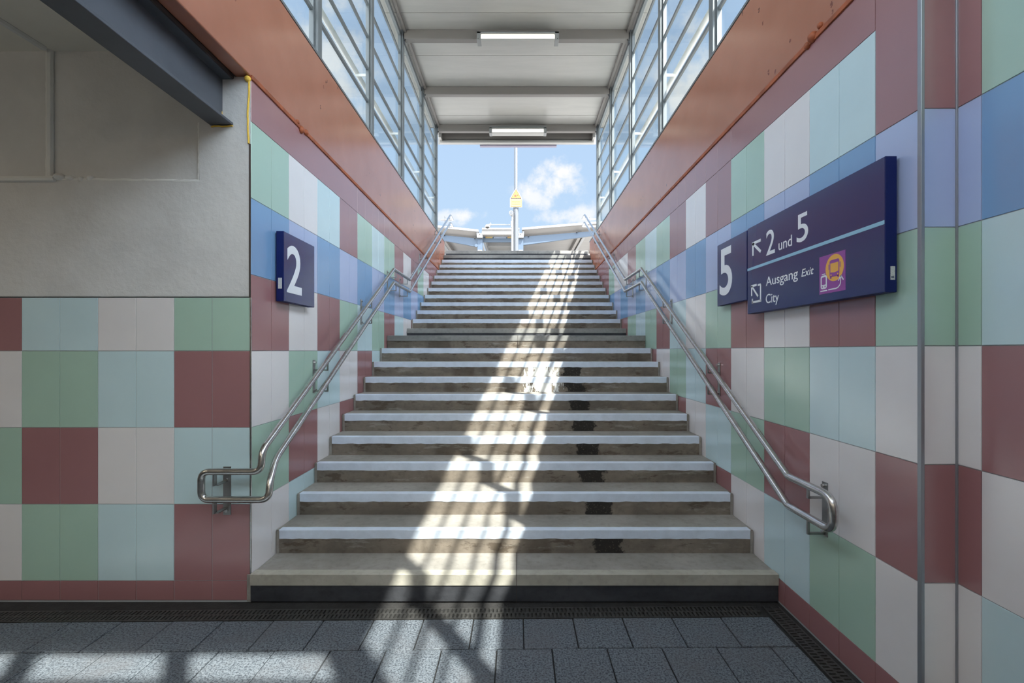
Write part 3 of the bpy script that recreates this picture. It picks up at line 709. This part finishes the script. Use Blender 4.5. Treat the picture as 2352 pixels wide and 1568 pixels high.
# purple transfer symbol
u0 = UV(1030, 0)[0]; u1 = UV(1265, 0)[0]; v0 = UV(1030, 1320)[1]; v1 = UV(1030, 985)[1]; 
PU = lambda a, b: (u0+a*(u1-u0), v0+b*(v1-v0))
pf = flat('transfer_symbol', [[PU(0, 0), PU(1, 0), PU(1, 1), PU(0, 1)]], P5, purple, sg, .0010, .0008)
def fl_(name, polys, m, d): return flat(name, [[PU(*q) for q in p] for p in polys], P5, m, pf, d, .0003)
fl_('disc', [ell(.60, .625, .345, .345)], amber, .0019)
fl_('bus', [rrect(.415, .40, .785, .835, .06), rrect(.375, .60, .40, .74, .01), rrect(.80, .60, .825, .74, .01), [(.43, .36), (.49, .36), (.49, .42), (.43, .42)], [(.71, .36), (.77, .36), (.77, .42), (.71, .42)]], purple, .0023)
fl_('bus_window', [[(.45, .52), (.60, .505), (.75, .52), (.75, .75), (.45, .75)], ell(.475, .45, .022, .025, 12), ell(.725, .45, .022, .025, 12)], amber, .0027)
fl_('tram', [rrect(.06, .13, .31, .49, .07)], letter, .0023)
fl_('tram_window', [rrect(.105, .24, .265, .44, .03), ell(.13, .19, .02, .02, 12), ell(.24, .19, .02, .02, 12)], purple, .0027)
fl_('tram_pantograph', stroke_poly([(.11, .52), (.24, .52)], .025), letter, .0023)
fl_('tram_track', stroke_poly([(.05, .08), (.32, .08)], .03), letter, .0023)
fl_('route_arrow', stroke_poly([(.37, .085), (.66, .085), (.73, .10), (.80, .15), (.83, .21), (.84, .38)], .032)+stroke_poly([(.75, .27), (.84, .385)], .032)+stroke_poly([(.84, .385), (.93, .27)], .032), letter, .0023)
# sticker on the end face
MB().box(XF+.022, XF+.042, yN-.0012, yN+.002, 1.945, 2.005).build('sticker', sticker_m, sg)
MB().box(XF+.025, XF+.038, yN-.0016, yN, 1.952, 1.962).build('sticker_print', mat('sticker_print', (.12, .14, .2), .6), sg)

# small 5 sign
X5 = 1.645; y5n, y5f = 3.335, 3.83; z5b, z5t = 1.995, 2.495
s5 = thing('platform_sign', 'square navy wall sign with a white 5, partly behind the large sign', 'sign', (XR, 3.6, z5b))
MB().box(X5, XR-.012, y5n, y5f, z5b, z5t).build('sign_box', navy, s5, bevel=.003)
Pf5 = lambda u, v, d: (X5-d, y5f-u, z5b+v)
flat('sign_face', [[(.003, .003), (y5f-y5n-.003, .003), (y5f-y5n-.003, z5t-z5b-.003), (.003, z5t-z5b-.003)]], Pf5, navy_f, s5, .0002, .0008)
text_obj('lettering', '5', Pf5, (.045, .075, .265, .450), letter, s5, weight=.012)
# small 2 sign on the left wall
X2 = -1.680; y2n, y2f = 3.326, 3.826; z2b, z2t = 1.985, 2.488
s2 = thing('platform_sign', 'square navy wall sign with a white 2 on the left tiled wall', 'sign', (XL, 3.6, z2b))
MB().box(XL+.010, X2, y2n, y2f, z2b, z2t).build('sign_box', navy, s2, bevel=.003)
Pf2 = lambda u, v, d: (X2+d, y2n+u, z2b+v)
flat('sign_face', [[(.003, .003), (y2f-y2n-.003, .003), (y2f-y2n-.003, z2t-z2b-.003), (.003, z2t-z2b-.003)]], Pf2, navy_f, s2, .0002, .0008)
text_obj('lettering', '2', Pf2, (.045, .070, .275, .425), letter, s2, weight=.014)
MB().box(XL+.024, XL+.052, y2n-.0012, y2n+.002, 2.075, 2.152).build('sticker', sticker_m, s2)

# ------------------------------------------------------------------ outside, beyond and beside the stair house
def W3(px, py, z): return Vector(((px-1190)*z/F, z, EYE+(805-py)*z/F))
def outer_rail(s, xw):
    x = xw+.205*s
    t = thing('guard_rail', 'pale guard rail outside the %s windows on the platform' % side_name[s], 'railing', (x, 5, PLAT))
    MB().tube([(x, -.5, 4.98), (x, 10.7, 4.98)], .030).build('top_rail', rail_pale, t, smooth=True)
    for y in POSTS[2:]:
        MB().bar((x, y-.02, 4.94), (xw+.06*s, y-.02, 4.94), .012, .03).build('rail_bracket', rail_pale, t)
outer_rail(-1, XL); outer_rail(1, XR)

zq = 14.0; g = W3(1185, 576, zq); xq = g.x
t = thing('light_mast', 'tall round galvanised mast standing beyond the top of the stairs', 'mast', (xq, zq, PLAT))
MB().cyl((xq, zq, PLAT), (xq, zq, W3(0, 477, zq).z), .078, n=20).build('lower_tube', galv, t, smooth=True)
MB().cyl((xq, zq, W3(0, 477, zq).z), (xq, zq, 10.5), .056, .05, n=20).build('upper_tube', galv, t, smooth=True)
t = thing('warning_sign', 'yellow warning sign with triangle and text panel on the mast', 'sign', W3(1185, 477, zq-.12))
zs = zq-.10; Ps = lambda px, py, d=0: Vector(((px-1190)*zs/F, zs-d, EYE+(805-py)*zs/F))
def outl(name, pts, m, d, th=.02): 
    mb = MB().prism([Ps(a, b, d) for a, b in pts], (0, th, 0)); return mb.build(name, m, t)
outl('back_plate', [(1171.3, 476), (1199.2, 476), (1199.2, 455.5), (1186.6, 433), (1184, 433), (1171.3, 455.5)], white_m, 0)
outl('triangle_border', [(1173.2, 455.8), (1197.6, 455.8), (1185.3, 434.3)], brown_sign, .006, .008)
outl('triangle', [(1174.6, 455.0), (1196.3, 455.0), (1185.3, 436)], yel_sign, .010, .008)
outl('red_mark', [(1181.8, 451.6), (1186, 451.6), (1186, 447), (1184, 448), (1181.8, 446.6)], red_m, .013, .006)
outl('spark_mark', [(1187.5, 448), (1189.5, 446.5), (1190.5, 449.5), (1188.8, 449)], brown_sign, .013, .006)
outl('text_panel', [(1172.8, 474.8), (1198, 474.8), (1198, 457.6), (1172.8, 457.6)], yel_sign, .006, .008)
outl('text_field', [(1174, 473.6), (1196.8, 473.6), (1196.8, 458.8), (1174, 458.8)], yel_l, .010, .008)
for yy in (462.6, 466, 469.4): outl('text_line', [(1176, yy+.5), (1195, yy+.5), (1195, yy-.5), (1176, yy-.5)], yel_sign, .013, .006)
t = thing('loudspeaker', 'small round white loudspeaker beside the mast below the warning sign', 'loudspeaker', W3(1175, 490, zq-.1))
c = W3(1174.2, 489.5, zq-.28)
MB().cyl(c+Vector((0, -.06, 0)), c+Vector((0, .12, 0)), .062, .05, n=20).build('horn', white_m, t, smooth=True)
MB().cyl(c+Vector((0, -.065, 0)), c+Vector((0, -.06, 0)), .048, n=20).build('grille', galv, t)
MB().tube([c+Vector((.03, .03, .04)), c+Vector((.07, .03, .10)), c+Vector((.10, .04, .06))], .006).build('cable', black_m, t)
MB().bar(c+Vector((.01, .12, 0)), (W3(1176.8, 0, zq-.08).x, zq-.116, c.z), .03, .05).build('bracket', galv, t)
t = thing('slim_post', 'slim white post just left of the mast carrying the camera arm', 'post', W3(1176.5, 576, zq-.08))
xp = W3(1176.8, 0, zq-.08).x; yp = zq-.08
MB().cyl((xp, yp, PLAT), (xp, yp, W3(0, 487, yp).z), .034, n=14).build('tube', white_m, t, smooth=True)
MB().box(xp-.045, xp-.012, yp-.045, yp+.03, W3(0, 523, yp).z, W3(0, 508, yp).z).build('junction_box', white_m, t, bevel=.005)
t = thing('security_camera', 'white dome camera on a horizontal arm left of the mast', 'camera', W3(1119, 519, yp))
MB().cyl(W3(1126, 516, yp), W3(1172.6, 516, yp), .014, n=10).build('arm', white_m, t, smooth=True)
c = W3(1119.5, 520, yp)
MB().cyl(c+Vector((0, 0, -.02)), c+Vector((0, 0, .05)), .082, .05, n=20).cyl(c+Vector((.05, 0, .03)), c+Vector((.12, 0, .07)), .04, .03, n=12).cyl(c+Vector((.10, 0, .05)), c+Vector((.10, 0, .12)), .014, .004, n=8).build('dome_housing', white_m, t, smooth=True)
MB().ball(c+Vector((0, 0, -.02)), .06, 10, sz=.7).build('dome_lens', black_m, t, smooth=True)

# platform canopy beyond: flat middle bay between two rows of columns, a wing rising on each side
zc = 22.0; zend = 46.0; Pc = lambda px, py, z=zc: W3(px, py, z)
under = mat('canopy_soffit', (.20, .19, .18), .45, var=.03, vscale=.8)
def soffit_joints(m):
    nt = m.node_tree; b = nt.nodes['Principled BSDF']; tcn = N(nt, 'ShaderNodeTexCoord'); sp = N(nt, 'ShaderNodeSeparateXYZ'); L(nt, tcn.outputs['Object'], sp.inputs[0])
    fr = M2(nt, 'FRACT', M2(nt, 'MULTIPLY', sp.outputs[1], 1/.95)); ln = M2(nt, 'LESS_THAN', fr, .035)
    old = b.inputs['Base Color'].links[0].from_socket; L(nt, MIX(nt, ln, old, (.25, .24, .23)), b.inputs['Base Color'])
soffit_joints(under)
def wing(pin, pout, label, s):
    """pin/pout: pixel of the top of the front edge, inner and outer"""
    t = thing('canopy_roof', label, 'canopy', Pc(pin[0], 545))
    a, b = Pc(*pin), Pc(*pout); dz = Vector((0, 0, -1)); L_ = Vector((0, zend-zc, 0))
    MB().prism([a, b, b+dz*.10, a+dz*.10], (0, .06, 0)).build('roof_edge', white_m, t)
    MB().prism([a+dz*.03+Vector((0, .06, 0)), b+dz*.03+Vector((0, .06, 0)), b+dz*.30+Vector((0, .5, 0)), a+dz*.30+Vector((0, .5, 0))], L_).build('soffit', under, t)
    # steel arm along the wing, tapering outward
    a2, b2 = a+dz*.34+Vector((0, .35, 0)), b+dz*.36+Vector((0, .35, 0))
    MB().prism([a2, b2, b2+dz*.16, a2+dz*.42], (0, .12, 0)).build('cantilever_arm', steelblue, t, bevel=.01)
    for f, w in ((.62, .14), (.93, .22)):
        p = a.lerp(b, f)+dz*.34+Vector((0, .5, 0)); MB().box(p.x-w/2, p.x+w/2, p.y, zend, p.z-.16, p.z+.06).build('purlin', beam_m, t)
    p = a.lerp(b, .66)+dz*.36+Vector((0, .8, 0))
    lx = p.x+.02*s
    MB().box(lx, lx+.13*s, p.y, zend-2, p.z-.08, p.z).build('light_strip', white_m, t)
    for f in (.07, .58):
        p = a.lerp(b, f)+dz*.36; MB().cyl(p+Vector((0, .2, 0)), p+Vector((0, .34, 0)), .035, n=8).build('bolt', black_m, t)
    return t
wing((1199, 522.5), (1420, 504.5), 'canopy wing rising to the right beyond the stair top', 1)
wing((1099, 527), (960, 512.5), 'canopy wing rising to the left beyond the stair top', -1)
t = thing('canopy_roof', 'flat middle bay of the platform canopy behind the mast', 'canopy', Pc(1150, 545))
a, b = Pc(1107, 523), Pc(1193, 523)
MB().box(a.x, b.x, zc+.0, zc+.06, a.z-.08, a.z).build('roof_edge', white_m, t)
MB().box(a.x, b.x, zc+.06, zc+.5, a.z-.30, a.z-.03).build('front_panel', under, t)
MB().box(a.x-.05, b.x+.05, zc+.5, zc+.6, Pc(0, 550).z, Pc(0, 538).z).build('cross_beam', steelblue, t, bevel=.01)
MB().box(a.x, b.x, zc+.6, zend, a.z-.16, a.z-.05).build('soffit', roof_m, t)
for i in range(6):
    y = zc+2.2+2.6*i; MB().box(a.x+.15, b.x-.15, y, y+.10, a.z-.36, a.z-.16).build('roof_rib', white_m, t)
for s_, x in ((-1, a.x), (1, b.x)): MB().box(x, x+.12*-s_, zc+.6, zend, a.z-.5, a.z-.16).build('side_beam', white_m, t)
ysg = zc+.49
for px0, px1, lab in ((1115, 1131.5, 'small yellow high voltage sign on the canopy cross beam, left of the grey board'), (1165.5, 1181.5, 'small yellow high voltage sign on the canopy cross beam, beside the mast')):
    p0, p1 = W3(px0, 547, ysg), W3(px1, 539, ysg)
    t = thing('voltage_sign', lab, 'sign', p0, 'yellow signs on the canopy beam')
    MB().box(p0.x, p1.x, ysg-.02, ysg, p0.z, p1.z).build('plate', yel_l, t)
    fx = p0.x+.045; fz = (p0.z+p1.z)/2
    MB().prism([(fx+.02, ysg-.025, fz+.08), (fx-.035, ysg-.025, fz-.01), (fx, ysg-.025, fz-.005), (fx-.025, ysg-.025, fz-.08), (fx+.04, ysg-.025, fz+.02), (fx+.005, ysg-.025, fz+.015), (fx+.045, ysg-.025, fz+.08)], (0, .004, 0)).build('lightning_flash', red_m, t)
p0, p1 = W3(1134, 547.5, ysg), W3(1162.5, 539, ysg)
tag(MB().box(p0.x, p1.x, ysg-.03, ysg, p0.z, p1.z).build('display_board', mat('display_grey', (.17, .20, .25), .3), bevel=.004), 'dark grey display board on the canopy beam between the yellow signs', 'board')
for px, lab in ((1103, 'pale blue canopy column left of the grey display board'), (1196, 'pale blue canopy column just right of the mast')):
    p = Pc(px, 576, zc+.4)
    t = thing('canopy_column', lab, 'column', (p.x, p.y, PLAT), 'columns of the platform canopy')
    MB().box(p.x-.125, p.x+.125, p.y-.12, p.y+.12, PLAT, Pc(0, 545).z).build('column_shaft', steelblue, t, bevel=.01)
    q0 = Pc(px-7.5, 543); q1 = Pc(px+7.5, 529)
    MB().prism([(p.x-.13, zc+.1, q0.z-.02), (p.x+.13, zc+.1, q0.z-.02), (p.x+.17, zc+.1, q1.z), (p.x+.08, zc+.1, q1.z), (p.x+.08, zc+.1, q1.z-.10), (p.x-.08, zc+.1, q1.z-.10), (p.x-.08, zc+.1, q1.z), (p.x-.17, zc+.1, q1.z)], (0, .45, 0)).build('head_plate', white_m, t)
    MB().cyl((p.x, zc+.08, q0.z+.13), (p.x, zc+.1, q0.z+.13), .022, n=8).build('bolt', black_m, t)
    MB().box(p.x-.10, p.x+.10, p.y-.16, p.y-.12, PLAT, Pc(0, 571).z).build('notice', white_m, t)
p = Pc(1094, 564, zc+.3)
t = thing('loudspeaker', 'small round pale loudspeaker on the left canopy column', 'loudspeaker', p)
MB().cyl(p+Vector((0, -.05, 0)), p+Vector((0, .08, 0)), .075, .05, n=16).build('horn', steelblue, t, smooth=True)
MB().tube([p+Vector((.02, .04, 0)), p+Vector((.10, .04, .10))], .012).build('holder', steelblue, t)
